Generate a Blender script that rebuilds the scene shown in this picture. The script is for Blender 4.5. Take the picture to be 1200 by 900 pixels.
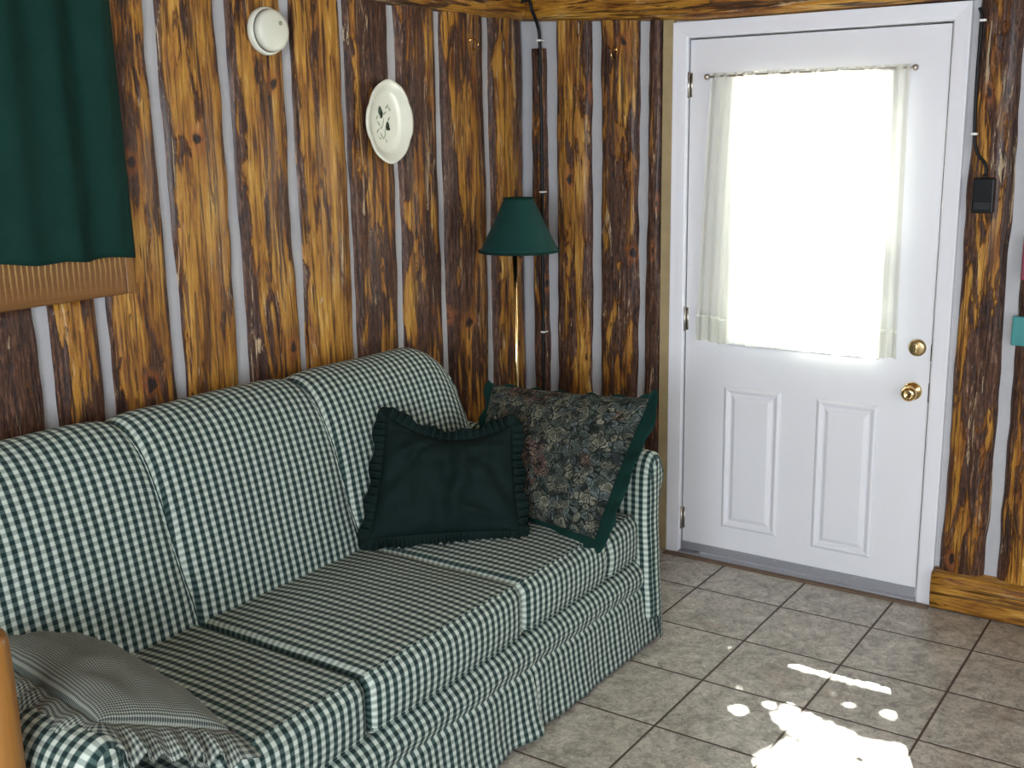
import bpy, bmesh, math, random
from mathutils import Vector, Matrix, noise

# ------------------------------------------------------------------ clear
for o in list(bpy.data.objects):
    bpy.data.objects.remove(o, do_unlink=True)
scene = bpy.context.scene
C = scene.collection
PI = math.pi

# ------------------------------------------------------------------ camera
cam_d = bpy.data.cameras.new('camera')
cam = bpy.data.objects.new('camera', cam_d)
C.objects.link(cam)
R_ = Vector((0.82708125, 0.56183876, -0.01654732))
U_ = Vector((-0.10942356, 0.18981858, 0.97570251))
F_ = Vector((-0.55132848, 0.80517459, -0.21847378))
M4 = Matrix(((R_.x, U_.x, -F_.x, 2.6953), (R_.y, U_.y, -F_.y, -4.0456), (R_.z, U_.z, -F_.z, 1.7184), (0, 0, 0, 1)))
cam.matrix_world = M4
cam_d.sensor_fit = 'HORIZONTAL'
cam_d.sensor_width = 36.0
cam_d.lens = 1313.54 / 1200 * 36.0
cam_d.clip_start = 0.02
cam_d.clip_end = 200
scene.camera = cam

# ------------------------------------------------------------------ world, sun, daylight
SUN_DIR = Vector((0.32, -0.745, -0.95))
world = bpy.data.worlds.new('world')
scene.world = world
world.use_nodes = True
bg = world.node_tree.nodes['Background']
bg.inputs['Color'].default_value = (0.93, 0.97, 1.0, 1)
bg.inputs['Strength'].default_value = 7.0

sun_d = bpy.data.lights.new('sun', 'SUN')
sun_d.energy = 150.0
sun_d.angle = math.radians(0.35)
sun_d.color = (1.0, 0.97, 0.92)
sun = bpy.data.objects.new('sun', sun_d)
C.objects.link(sun)
sun.rotation_euler = SUN_DIR.to_track_quat('-Z', 'Y').to_euler()

def area(name, loc, direction, sx, sy, energy, color=(0.86, 0.93, 1.0)):
    d = bpy.data.lights.new(name, 'AREA')
    d.shape = 'RECTANGLE'
    d.size, d.size_y = sx, sy
    d.energy = energy
    d.color = color
    o = bpy.data.objects.new(name, d)
    C.objects.link(o)
    o.location = loc
    o.rotation_euler = Vector(direction).to_track_quat('-Z', 'Z').to_euler()
    return o

# daylight entering through the windows of the two walls behind the camera
area('window_daylight', (2.9, -5.93, 1.55), (0, 1, -0.05), 2.2, 1.2, 200)
area('window_daylight', (4.33, -2.9, 1.5), (-1, 0, -0.05), 2.4, 1.2, 50)

scene.view_settings.view_transform = 'Standard'
scene.view_settings.look = 'None'
scene.view_settings.gamma = 1.0
scene.view_settings.use_curve_mapping = False
scene.view_settings.exposure = 0.0

# ------------------------------------------------------------------ helpers
def tag(o, label=None, cat=None, group=None, kind=None):
    if label: o['label'] = label
    if cat: o['category'] = cat
    if group: o['group'] = group
    if kind: o['kind'] = kind
    return o

def empty(name, loc, label, cat, group=None):
    o = bpy.data.objects.new(name, None)
    C.objects.link(o)
    o.location = loc
    return tag(o, label, cat, group)

class MB:
    """collects vertices / faces / uvs (world coordinates) for one mesh"""
    def __init__(s):
        s.v = []; s.f = []; s.uv = []
    def add(s, verts, faces, uvs=None):
        b = len(s.v)
        s.v += [tuple(v) for v in verts]
        s.f += [tuple(b + i for i in f) for f in faces]
        s.uv += list(uvs) if uvs else [(0, 0)] * len(verts)
    def box(s, a, b):
        x0, y0, z0 = [min(p, q) for p, q in zip(a, b)]
        x1, y1, z1 = [max(p, q) for p, q in zip(a, b)]
        s.add([(x0,y0,z0),(x1,y0,z0),(x1,y1,z0),(x0,y1,z0),(x0,y0,z1),(x1,y0,z1),(x1,y1,z1),(x0,y1,z1)],
              [(0,3,2,1),(4,5,6,7),(0,1,5,4),(1,2,6,5),(2,3,7,6),(3,0,4,7)])
    def grid(s, P, nu, nv, uvf=None, wrap_u=False, wrap_v=False, flip=False):
        vs = []; uv = []
        for i in range(nu):
            for j in range(nv):
                vs.append(P(i, j)); uv.append(uvf(i, j) if uvf else (0, 0))
        fs = []
        for i in range(nu if wrap_u else nu - 1):
            for j in range(nv if wrap_v else nv - 1):
                a = i*nv+j; b = ((i+1) % nu)*nv+j; c = ((i+1) % nu)*nv+(j+1) % nv; d = i*nv+(j+1) % nv
                fs.append((a, d, c, b) if flip else (a, b, c, d))
        s.add(vs, fs, uv)
    def lathe(s, o, axis, prof, n=32, sy=1.0, sz=1.0):
        """prof: (radius, height along axis)"""
        axis = Vector(axis).normalized()
        t = Vector((0, 0, 1)) if abs(axis.z) < .9 else Vector((1, 0, 0))
        e1 = axis.cross(t).normalized(); e2 = axis.cross(e1).normalized()
        o = Vector(o)
        s.grid(lambda i, j: o + axis*prof[j][1] + e1*(prof[j][0]*math.cos(2*PI*i/n))*sy + e2*(prof[j][0]*math.sin(2*PI*i/n))*sz,
               n, len(prof), wrap_u=True)
    def tube(s, pts, r, n=8, cap=True):
        pts = [Vector(p) for p in pts]
        rs = r if isinstance(r, (list, tuple)) else [r]*len(pts)
        base = len(s.v)
        ref = Vector((0.13, 0.21, 0.97)).normalized()
        rings = []
        for k, p in enumerate(pts):
            d = (pts[min(k+1, len(pts)-1)] - pts[max(k-1, 0)]).normalized()
            if abs(d.dot(ref)) > .97: rr = Vector((1, 0, 0))
            else: rr = ref
            e1 = d.cross(rr).normalized(); e2 = d.cross(e1).normalized()
            rings.append([p + (e1*math.cos(2*PI*a/n) + e2*math.sin(2*PI*a/n))*rs[k] for a in range(n)])
        s.grid(lambda i, j: rings[i][j], len(pts), n, wrap_v=True)
        if cap:
            s.add([], [])
            s.f.append(tuple(base + j for j in range(n)))
            s.f.append(tuple(base + (len(pts)-1)*n + j for j in reversed(range(n))))
    def build(s, name, mat, parent=None, smooth=True, origin=None, bevel=0, seg=2, solid=0, recalc=True, weld=False, angle=None):
        me = bpy.data.meshes.new(name)
        org = Vector(origin) if origin is not None else Vector((0, 0, 0))
        if parent is not None: org = Vector(parent_world(parent))
        me.from_pydata([tuple(Vector(v) - org) for v in s.v], [], s.f)
        uvl = me.uv_layers.new(name='UVMap')
        for lp in me.loops:
            uvl.data[lp.index].uv = s.uv[lp.vertex_index]
        if recalc or weld:
            bm = bmesh.new(); bm.from_mesh(me)
            if weld: bmesh.ops.remove_doubles(bm, verts=bm.verts, dist=1e-5)
            if recalc: bmesh.ops.recalc_face_normals(bm, faces=bm.faces)
            bm.to_mesh(me); bm.free()
        me.materials.append(mat)
        for p in me.polygons: p.use_smooth = smooth
        o = bpy.data.objects.new(name, me)
        C.objects.link(o)
        if parent is not None:
            o.parent = parent
        else:
            o.location = org
        if bevel:
            m = o.modifiers.new('bevel', 'BEVEL'); m.width = bevel; m.segments = seg; m.limit_method = 'ANGLE'
            m.angle_limit = math.radians(40)
        if solid:
            m = o.modifiers.new('solid', 'SOLIDIFY'); m.thickness = solid; m.offset = 0
        return o

def parent_world(p):
    loc = Vector(p.location)
    q = p.parent
    while q is not None:
        loc = loc + Vector(q.location); q = q.parent
    return loc

def nz(x, y, z=0.0): return noise.noise(Vector((x, y, z)))

# ------------------------------------------------------------------ node helpers
class NT:
    def __init__(s, name):
        s.m = bpy.data.materials.new(name); s.m.use_nodes = True
        s.t = s.m.node_tree; s.n = s.t.nodes; s.bsdf = s.n['Principled BSDF']; s.out = s.n['Material Output']
    def node(s, typ, **kw):
        nd = s.n.new(typ)
        for k, v in kw.items():
            if k in nd.inputs.keys() if isinstance(k, str) else False: pass
            setattr(nd, k, v)
        return nd
    def link(s, a, b): s.t.links.new(a, b)
    def val(s, sock, v):
        if hasattr(v, 'is_linked') or isinstance(v, bpy.types.NodeSocket): s.link(v, sock)
        else: sock.default_value = v
    def math(s, op, a, b=0.0, c=None):
        nd = s.n.new('ShaderNodeMath'); nd.operation = op
        s.val(nd.inputs[0], a); s.val(nd.inputs[1], b)
        if c is not None: s.val(nd.inputs[2], c)
        return nd.outputs[0]
    def vmath(s, op, a, b):
        nd = s.n.new('ShaderNodeVectorMath'); nd.operation = op
        s.val(nd.inputs[0], a); s.val(nd.inputs[1], b)
        return nd.outputs[0]
    def noise(s, vec, scale, detail=3, rough=.5, dist=0.0):
        nd = s.n.new('ShaderNodeTexNoise')
        s.link(vec, nd.inputs['Vector'])
        nd.inputs['Scale'].default_value = scale; nd.inputs['Detail'].default_value = detail
        nd.inputs['Roughness'].default_value = rough; nd.inputs['Distortion'].default_value = dist
        return nd.outputs['Fac']
    def ramp(s, fac, stops, interp='LINEAR'):
        nd = s.n.new('ShaderNodeValToRGB'); nd.color_ramp.interpolation = interp
        el = nd.color_ramp.elements
        while len(el) < len(stops): el.new(0.5)
        for e, (p, c) in zip(el, stops):
            e.position = p; e.color = (*c, 1) if len(c) == 3 else c
        s.link(fac, nd.inputs['Fac'])
        return nd.outputs['Color']
    def mix(s, fac, a, b, mode='MIX'):
        nd = s.n.new('ShaderNodeMix'); nd.data_type = 'RGBA'; nd.blend_type = mode
        s.val(nd.inputs[0], fac)
        for sock, v in ((nd.inputs[6], a), (nd.inputs[7], b)):
            if isinstance(v, tuple): sock.default_value = (*v, 1) if len(v) == 3 else v
            else: s.link(v, sock)
        return nd.outputs[2]
    def coord(s, which='Object'):
        return s.n.new('ShaderNodeTexCoord').outputs[which]
    def mapping(s, vec, scale=(1, 1, 1), loc=(0, 0, 0), rot=(0, 0, 0)):
        nd = s.n.new('ShaderNodeMapping'); s.link(vec, nd.inputs['Vector'])
        nd.inputs['Scale'].default_value = scale; nd.inputs['Location'].default_value = loc; nd.inputs['Rotation'].default_value = rot
        return nd.outputs['Vector']
    def bump(s, h, strength=.3, dist=.01, normal=None):
        nd = s.n.new('ShaderNodeBump'); s.link(h, nd.inputs['Height'])
        nd.inputs['Strength'].default_value = strength; nd.inputs['Distance'].default_value = dist
        if normal is not None: s.link(normal, nd.inputs['Normal'])
        return nd.outputs['Normal']
    def set(s, **kw):
        names = dict(color='Base Color', rough='Roughness', metal='Metallic', spec='Specular IOR Level', normal='Normal',
                     coat='Coat Weight', coat_rough='Coat Roughness', sheen='Sheen Weight', alpha='Alpha')
        for k, v in kw.items():
            sock = s.bsdf.inputs[names[k]]
            if isinstance(v, tuple): sock.default_value = (*v, 1) if len(v) == 3 else v
            elif isinstance(v, (int, float)): sock.default_value = v
            else: s.link(v, sock)
        return s.m

def plain(name, color, rough=.5, metal=0.0, spec=.5, var=0.0, vscale=20, bump=0.0, bscale=80, coat=0.0):
    t = NT(name)
    co = t.coord()
    if var:
        f = t.noise(co, vscale, 4, .6)
        c = t.mix(f, tuple(max(0, x*(1-var)) for x in color), tuple(min(1, x*(1+var)) for x in color))
        t.set(color=c)
    else: t.set(color=color)
    if bump: t.set(normal=t.bump(t.noise(co, bscale, 4, .6), bump, .003))
    return t.set(rough=rough, metal=metal, spec=spec, coat=coat)

# ------------------------------------------------------------------ materials
def wood_log_material(name, vertical=True, axis='z', EDGE=0.0):
    t = NT(name)
    co = t.coord()
    rnd = t.n.new('ShaderNodeObjectInfo').outputs['Random']
    comb = t.n.new('ShaderNodeCombineXYZ')
    t.link(t.math('MULTIPLY', rnd, 37.0), comb.inputs[0]); t.link(t.math('MULTIPLY', rnd, 91.0), comb.inputs[1]); t.link(t.math('MULTIPLY', rnd, 53.0), comb.inputs[2])
    v = t.vmath('ADD', co, comb.outputs[0])
    def sc(k):
        return {'z': (1, 1, k), 'y': (1, k, 1), 'x': (k, 1, 1)}[axis]
    at = t.n.new('ShaderNodeAttribute'); at.attribute_type = 'OBJECT'; at.attribute_name = 'bark'
    big = t.noise(t.mapping(v, sc(.16)), 9.0, 2.0, .5, .3)
    mid = t.noise(t.mapping(v, sc(.15)), 19.0, 4.0, .60, 1.3)
    jag = t.noise(t.mapping(v, sc(.22)), 110.0, 3.0, .7, .4)
    m = t.math('ADD', t.math('MULTIPLY', big, .55), t.math('ADD', t.math('MULTIPLY', mid, .62), t.math('MULTIPLY', jag, .12)))
    m = t.math('ADD', m, t.math('MULTIPLY', t.math('SUBTRACT', at.outputs['Fac'], .5), .30))
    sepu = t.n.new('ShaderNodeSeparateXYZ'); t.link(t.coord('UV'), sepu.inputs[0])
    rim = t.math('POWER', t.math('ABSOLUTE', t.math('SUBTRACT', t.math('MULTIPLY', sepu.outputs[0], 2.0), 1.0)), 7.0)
    m = t.math('ADD', m, t.math('MULTIPLY', rim, EDGE))  # shade along the slab edges painted in as extra bark colour
    mask = t.ramp(m, [(.645, (0, 0, 0)), (.675, (1, 1, 1))])
    shoulder = t.ramp(m, [(.58, (0, 0, 0)), (.655, (1, 1, 1))])
    streak = t.noise(t.mapping(v, sc(.055)), 62.0, 5.0, .72, 1.0)
    tone = t.noise(t.mapping(v, sc(.25)), 14.0, 3.0, .6, .4)
    gold = t.ramp(t.math('ADD', t.math('MULTIPLY', streak, .55), t.math('MULTIPLY', tone, .5)),
                  [(.36, (.045, .014, .004)), (.44, (.165, .058, .008)), (.52, (.37, .165, .018)), (.60, (.50, .255, .036)), (.67, (.62, .38, .10)), (.75, (.80, .64, .38))])
    gold = t.mix(t.math('MULTIPLY', shoulder, .45), gold, (.25, .075, .012))
    barkc = t.ramp(t.math('ADD', t.math('MULTIPLY', streak, .5), t.math('MULTIPLY', jag, .5)),
                   [(.38, (.009, .004, .004)), (.47, (.048, .018, .010)), (.56, (.115, .048, .022)), (.68, (.30, .18, .13))])
    crack = t.ramp(t.noise(t.mapping(v, sc(.035)), 60.0, 2.0, .5, .8), [(.335, (1, 1, 1)), (.375, (0, 0, 0))])
    col = t.mix(mask, gold, barkc)
    col = t.mix(t.math('MULTIPLY', crack, .85), col, (.035, .014, .008))
    fl = t.noise(t.mapping(v, sc(.045)), 42.0, 4.0, .62, 1.3)
    flake = t.ramp(fl, [(.56, (0, 0, 0)), (.585, (1, 1, 1))])
    col = t.mix(t.math('MULTIPLY', flake, t.math('SUBTRACT', .75, t.math('MULTIPLY', mask, .5))), col, (.070, .022, .006))
    pale = t.ramp(t.noise(t.mapping(v, sc(.085)), 26.0, 5.0, .75, 1.4), [(.61, (0, 0, 0)), (.645, (1, 1, 1))])
    col = t.mix(t.math('MULTIPLY', pale, .7), col, (.60, .45, .27))  # varnish highlights painted into the colour as pale streaks
    # knots
    vo = t.n.new('ShaderNodeTexVoronoi'); vo.voronoi_dimensions = '2D'; vo.inputs['Scale'].default_value = 2.3
    wob = t.n.new('ShaderNodeTexNoise'); t.link(v, wob.inputs['Vector']); wob.inputs['Scale'].default_value = 30
    kv = t.vmath('ADD', t.mapping(t.coord('UV'), (.22, .8, 1)), t.vmath('ADD', comb.outputs[0], t.vmath('MULTIPLY', wob.outputs['Color'], (.035, .035, 0))))
    t.link(kv, vo.inputs['Vector'])
    kn = t.ramp(vo.outputs['Distance'], [(.025, (1, 1, 1)), (.045, (0, 0, 0))])
    kr = t.ramp(vo.outputs['Distance'], [(.045, (1, 1, 1)), (.10, (0, 0, 0))])
    col = t.mix(t.math('MULTIPLY', kr, .6), col, (.33, .10, .02))
    col = t.mix(kn, col, (.022, .010, .008))
    h = t.math('ADD', t.math('MULTIPLY', mask, .8), t.math('ADD', t.math('MULTIPLY', streak, .8), t.math('MULTIPLY', jag, .5)))
    h = t.math('SUBTRACT', h, t.math('MULTIPLY', flake, .5))
    h = t.math('SUBTRACT', h, t.math('MULTIPLY', crack, .6))
    return t.set(color=col, rough=.46, spec=.32, coat=.12, coat_rough=.2, normal=t.bump(h, .9, .009))

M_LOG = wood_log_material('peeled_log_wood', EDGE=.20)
M_BEAMY = wood_log_material('peeled_log_beam_y', axis='y')
M_BEAMX = wood_log_material('peeled_log_beam_x', axis='x')

def chink_mat():
    t = NT('chinking_plaster'); co = t.coord()
    c = t.mix(t.noise(co, 9, 4, .6), (.36, .36, .385), (.47, .475, .485))
    return t.set(color=c, rough=.85, normal=t.bump(t.noise(co, 60, 4, .6), .35, .004))
M_CHINK = chink_mat()

def tile_mat():
    t = NT('stone_floor_tile'); co = t.coord()
    S = .3355
    sep = t.n.new('ShaderNodeSeparateXYZ'); t.link(co, sep.inputs[0])
    X = t.math('DIVIDE', t.math('SUBTRACT', sep.outputs[0], .6546), S)
    Y = t.math('DIVIDE', t.math('SUBTRACT', sep.outputs[1], .0115), S)
    fx = t.math('FRACT', X); fy = t.math('FRACT', Y)
    dx = t.math('MINIMUM', fx, t.math('SUBTRACT', 1.0, fx)); dy = t.math('MINIMUM', fy, t.math('SUBTRACT', 1.0, fy))
    d = t.math('ADD', t.math('MINIMUM', dx, dy), t.math('MULTIPLY', t.math('SUBTRACT', t.noise(co, 60, 2, .5), .5), .004))
    grout = t.ramp(d, [(.0095, (1, 1, 1)), (.0135, (0, 0, 0))])
    edge = t.ramp(d, [(.0095, (0, 0, 0)), (.028, (1, 1, 1))])
    cid = t.n.new('ShaderNodeCombineXYZ'); t.link(t.math('FLOOR', X), cid.inputs[0]); t.link(t.math('FLOOR', Y), cid.inputs[1])
    wn = t.n.new('ShaderNodeTexWhiteNoise'); t.link(cid.outputs[0], wn.inputs['Vector'])
    v = t.vmath('ADD', co, t.vmath('MULTIPLY', wn.outputs['Color'], (9.0, 9.0, 9.0)))
    a = t.noise(v, 8, 6, .68, 1.6); b = t.noise(v, 42, 6, .78, 1.2)
    s = t.math('ADD', t.math('MULTIPLY', a, .45), t.math('MULTIPLY', b, .55))
    base = t.ramp(s, [(.38, (.17, .155, .125)), (.46, (.32, .30, .255)), (.53, (.46, .435, .375)), (.63, (.64, .61, .54))])
    rust = t.ramp(t.noise(v, 5.0, 3, .6, .5), [(.60, (0, 0, 0)), (.72, (1, 1, 1))])
    base = t.mix(t.math('MULTIPLY', rust, .35), base, (.30, .20, .14))
    vein = t.ramp(t.math('ABSOLUTE', t.math('SUBTRACT', t.noise(v, 12, 4, .6, 1.5), .5)), [(.0, (1, 1, 1)), (.025, (0, 0, 0))])
    base = t.mix(t.math('MULTIPLY', vein, .5), base, (.13, .12, .10))
    col = t.mix(grout, base, (.060, .040, .028))
    h = t.math('ADD', t.math('MULTIPLY', edge, 1.0), t.math('MULTIPLY', b, .22))
    rough = t.math('ADD', .24, t.math('MULTIPLY', b, .22))
    return t.set(color=col, rough=t.math('ADD', rough, t.math('MULTIPLY', grout, .4)), spec=.5, normal=t.bump(h, .35, .003))
M_TILE = tile_mat()

def gingham(name, pu, pv, c00, c01, c10, c11, rough=.85, wob=.0012):
    """woven check: pu = period across u (strong stripes), pv = period across v (weak stripes)"""
    t = NT(name)
    uv = t.coord('UV')
    n1 = t.n.new('ShaderNodeTexNoise'); t.link(uv, n1.inputs['Vector']); n1.inputs['Scale'].default_value = 12
    off = t.vmath('MULTIPLY', t.vmath('SUBTRACT', n1.outputs['Color'], (.5, .5, .5)), (wob*3, wob*3, 0))
    sep = t.n.new('ShaderNodeSeparateXYZ'); t.link(t.vmath('ADD', uv, off), sep.inputs[0])
    def stripe(c, period, w):
        f = t.math('FRACT', t.math('DIVIDE', c, period))
        tri = t.math('ABSOLUTE', t.math('SUBTRACT', f, .5))
        return t.ramp(tri, [(w-.05, (0, 0, 0)), (w+.05, (1, 1, 1))])
    a = stripe(sep.outputs[0], pu, .235); b = stripe(sep.outputs[1], pv, .245)
    col = t.mix(a, t.mix(b, c00, c01), t.mix(b, c10, c11))
    weave = t.noise(uv, 900, 1, .5)
    return t.set(color=col, rough=rough, spec=.25, sheen=.05, normal=t.bump(weave, .25, .0006))
M_GING = gingham('green_white_gingham', .0272, .0205, (.49, .55, .49), (.25, .305, .27), (.050, .088, .080), (.006, .022, .022))
M_FINE = gingham('fine_grey_gingham', .0058, .0058, (.31, .34, .29), (.14, .16, .14), (.125, .145, .13), (.022, .03, .03), wob=.0003)

def cloth(name, color, var=.25, rough=.8, sheen=.15, scale=14):
    t = NT(name); co = t.coord()
    f = t.noise(co, scale, 3, .6)
    c = t.mix(f, tuple(x*(1-var) for x in color), tuple(x*(1+var) for x in color))
    return t.set(color=c, rough=rough, spec=.12, sheen=sheen, normal=t.bump(t.noise(co, 500, 2, .5), .2, .0008))
M_DKGREEN = cloth('dark_green_cloth', (.0045, .0125, .0115), sheen=.0)
M_CURTAIN = cloth('green_curtain_cloth', (.0045, .028, .022), sheen=.0)
M_RUFFLE = cloth('green_ruffle_cloth', (.004, .026, .021), sheen=.02)
M_SHADE = cloth('lamp_shade_cloth', (.007, .042, .036), rough=.7, sheen=.05)

def floral_mat():
    t = NT('floral_tapestry'); uv = t.coord('UV')
    nn = t.n.new('ShaderNodeTexNoise'); t.link(uv, nn.inputs['Vector']); nn.inputs['Scale'].default_value = 45; nn.inputs['Detail'].default_value = 2
    d = t.vmath('MULTIPLY', t.vmath('SUBTRACT', nn.outputs['Color'], (.5, .5, .5)), (.022, .022, 0))
    v = t.vmath('ADD', uv, d)
    def vor(vec, scale, feat='F1'):
        vo = t.n.new('ShaderNodeTexVoronoi'); vo.inputs['Scale'].default_value = scale; vo.feature = feat; t.link(vec, vo.inputs['Vector']); return vo
    pet = vor(v, 40); edge = vor(v, 40, 'DISTANCE_TO_EDGE'); cl = vor(v, 17)
    e = t.ramp(edge.outputs['Distance'], [(.02, (0, 0, 0)), (.075, (1, 1, 1)), (.17, (1, 1, 1)), (.24, (.32, .32, .32)), (.34, (.62, .62, .62)), (.46, (.30, .30, .30))])
    vein = t.ramp(t.noise(v, 170, 3, .7, 1.0), [(.40, (.45, .45, .45)), (.56, (1.2, 1.2, 1.2))])
    sepc = t.n.new('ShaderNodeSeparateXYZ'); t.link(pet.outputs['Color'], sepc.inputs[0])
    petc = t.ramp(sepc.outputs[0], [(0, (.075, .085, .070)), (.18, (.165, .165, .125)), (.42, (.105, .130, .115)), (.58, (.215, .210, .155)), (.74, (.125, .150, .150)), (.88, (.24, .235, .18))], 'CONSTANT')
    sepb = t.n.new('ShaderNodeSeparateXYZ'); t.link(cl.outputs['Color'], sepb.inputs[0])
    redm = t.ramp(sepb.outputs[1], [(.88, (0, 0, 0)), (.885, (1, 1, 1))])
    petc = t.mix(t.math('MULTIPLY', redm, .5), petc, (.22, .085, .060))
    gap = t.ramp(t.noise(uv, 26, 3, .6), [(.38, (.12, .12, .12)), (.52, (.80, .80, .80))])
    col = t.mix(1.0, t.mix(1.0, t.mix(1.0, petc, e, 'MULTIPLY'), vein, 'MULTIPLY'), gap, 'MULTIPLY')
    col = t.mix(1.0, col, (.005, .009, .008), 'ADD')
    return t.set(color=col, rough=.9, spec=.2, normal=t.bump(e, .4, .0015))
M_FLORAL = floral_mat()

M_WHITE = plain('white_door_paint', (.74, .75, .79), .35, var=.03, vscale=4)
M_CASING = plain('white_casing_paint', (.76, .77, .82), .4, var=.03, vscale=5)
M_TRIMY = plain('pale_yellow_trim', (.36, .28, .15), .5, var=.3, vscale=14)
M_BRASS = plain('polished_brass', (.80, .58, .28), .14, metal=1)
M_BRASSD = plain('antique_brass', (.42, .32, .17), .3, metal=1)
M_STEEL = plain('steel', (.5, .47, .42), .35, metal=1)
M_SWEEP = plain('grey_sweep', (.36, .37, .40), .4, metal=.4)
M_THRESH = plain('threshold_metal', (.16, .10, .06), .6, var=.5, vscale=20)
M_CREAM = plain('cream_plastic', (.70, .71, .60), .35, var=.03)
M_CERAMIC = plain('cream_ceramic', (.76, .77, .66), .22, coat=.3, var=.03)
M_LEAF = plain('painted_leaf', (.03, .06, .025), .4)
M_LEAFP = plain('painted_pale_leaf', (.28, .33, .20), .4)
M_BLACK = plain('black_plastic', (.008, .009, .010), .22, spec=.3)
M_BLACKR = plain('black_rubber', (.006, .007, .008), .5, spec=.3)
M_CLIP = plain('white_clip', (.85, .85, .8), .4)
M_CRIMSON = plain('crimson_paint', (.20, .015, .04), .5, var=.2)
M_TEAL = plain('teal_paint', (.03, .22, .22), .5, var=.2)
M_DARKJ = plain('dark_gap', (.03, .028, .03), .8)

def plank_mat(name, axis='x', c1=(.16, .075, .022), c2=(.36, .19, .06)):
    t = NT(name); co = t.coord()
    sc = (.06, 1, 1) if axis == 'x' else ((1, .06, 1) if axis == 'y' else (1, 1, .06))
    f = t.noise(t.mapping(co, sc), 40, 5, .65, .5)
    return t.set(color=t.mix(f, c1, c2), rough=.45, coat=.2, normal=t.bump(f, .3, .003))
M_CEIL = plank_mat('ceiling_planks', 'y')
M_POST = plank_mat('golden_post_wood', 'z', (.17, .060, .008), (.36, .165, .025))
M_FRAMEV = plank_mat('window_jamb_wood', 'z', (.14, .055, .010), (.29, .135, .028))

def sill_mat():
    t = NT('rough_sawn_sill'); co = t.coord()
    sep = t.n.new('ShaderNodeSeparateXYZ'); t.link(co, sep.inputs[0])
    w = t.math('SINE', t.math('ADD', t.math('MULTIPLY', sep.outputs[1], 2*PI/.0165), t.math('MULTIPLY', t.noise(co, 18, 2, .5), 4.0)))
    saw = t.ramp(w, [(.35, (0, 0, 0)), (.8, (1, 1, 1))])
    area_ = t.ramp(sep.outputs[2], [(1.32, (0, 0, 0)), (1.39, (1, 1, 1))])
    nd = t.n.new('ShaderNodeMapRange'); t.link(sep.outputs[2], nd.inputs[0]); nd.inputs[1].default_value = 1.31; nd.inputs[2].default_value = 1.40
    k = t.math('MULTIPLY', saw, nd.outputs[0])
    f = t.noise(t.mapping(co, (1, .08, 1)), 40, 4, .6, .4)
    base = t.mix(f, (.10, .038, .007), (.23, .10, .020))
    base = t.mix(t.math('MULTIPLY', k, .8), base, (.44, .25, .08))
    return t.set(color=base, rough=.5, coat=.2, normal=t.bump(t.math('ADD', k, f), .5, .003))
M_SILL = sill_mat()

def glass_mat():
    t = NT('window_glass')
    tr = t.n.new('ShaderNodeBsdfTransparent'); tr.inputs[0].default_value = (.95, .97, .96, 1)
    gl = t.n.new('ShaderNodeBsdfGlossy'); gl.inputs['Roughness'].default_value = .02
    mx = t.n.new('ShaderNodeMixShader')
    mx.inputs[0].default_value = .05; t.link(tr.outputs[0], mx.inputs[1]); t.link(gl.outputs[0], mx.inputs[2])
    t.link(mx.outputs[0], t.out.inputs['Surface'])
    return t.m
M_GLASS = glass_mat()

def sheer_mat(name='sheer_curtain', dens=.60):
    t = NT(name)
    uv = t.coord('UV')
    tr = t.n.new('ShaderNodeBsdfTransparent')
    tl = t.n.new('ShaderNodeBsdfTranslucent'); tl.inputs[0].default_value = (.92, .93, .84, 1)
    df = t.n.new('ShaderNodeBsdfDiffuse'); df.inputs[0].default_value = (.78, .79, .71, 1)
    m1 = t.n.new('ShaderNodeMixShader'); m1.inputs[0].default_value = .6
    t.link(tl.outputs[0], m1.inputs[1]); t.link(df.outputs[0], m1.inputs[2])
    m2 = t.n.new('ShaderNodeMixShader')
    fac = t.math('ADD', dens, t.math('MULTIPLY', t.math('SUBTRACT', t.noise(t.mapping(uv, (60, .4, 1)), 1.0, 3, .6), .5), .3))
    t.link(fac, m2.inputs[0]); t.link(tr.outputs[0], m2.inputs[1]); t.link(m1.outputs[0], m2.inputs[2])
    t.link(m2.outputs[0], t.out.inputs['Surface'])
    return t.m
M_SHEER = sheer_mat()
M_HEM = sheer_mat('sheer_hem', .35)
M_STITCH = sheer_mat('sheer_stitching', .9)
M_GROUND = plain('outdoor_gravel', (.55, .53, .48), .9, var=.2, vscale=3)
M_GOBO_LEAF = plain('gobo_leaf', (.10, .20, .05), .6, var=.4)
M_GOBO_BARK = plain('gobo_bark', (.10, .07, .05), .9, var=.4)

# ------------------------------------------------------------------ room shell
XR, YF, ZC = 4.40, -6.0, 2.45
def shell(name, boxes, mat):
    b = MB()
    for a, c in boxes: b.box(a, c)
    return tag(b.build(name, mat, smooth=False), kind='structure')

shell('floor', [((-.2, YF-.2, -.12), (XR+.2, .06, 0))], M_TILE)
shell('ceiling', [((-.2, YF-.2, ZC), (XR+.2, .2, ZC+.12))], M_CEIL)
WY0, WY1, WZ0, WZ1 = -3.30, -2.12, 1.42, 2.26          # left window opening
shell('wall_left', [((-.2, YF-.2, 0), (0, WY0, ZC)), ((-.2, WY1, 0), (0, .2, ZC)), ((-.2, WY0, 0), (0, WY1, WZ0)), ((-.2, WY0, WZ1), (0, WY1, ZC))], M_CHINK)
DX0, DX1, DZ = .769, 1.7285, 2.058                      # door opening
shell('wall_back', [((0, 0, 0), (DX0, .16, ZC)), ((DX1, 0, 0), (XR+.2, .16, ZC)), ((DX0, 0, DZ), (DX1, .16, ZC))], M_CHINK)
shell('wall_right', [((XR, YF-.2, 0), (XR+.2, 0, ZC))], M_CHINK)
shell('wall_front', [((0, YF-.2, 0), (XR, YF, ZC))], M_CHINK)

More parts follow.
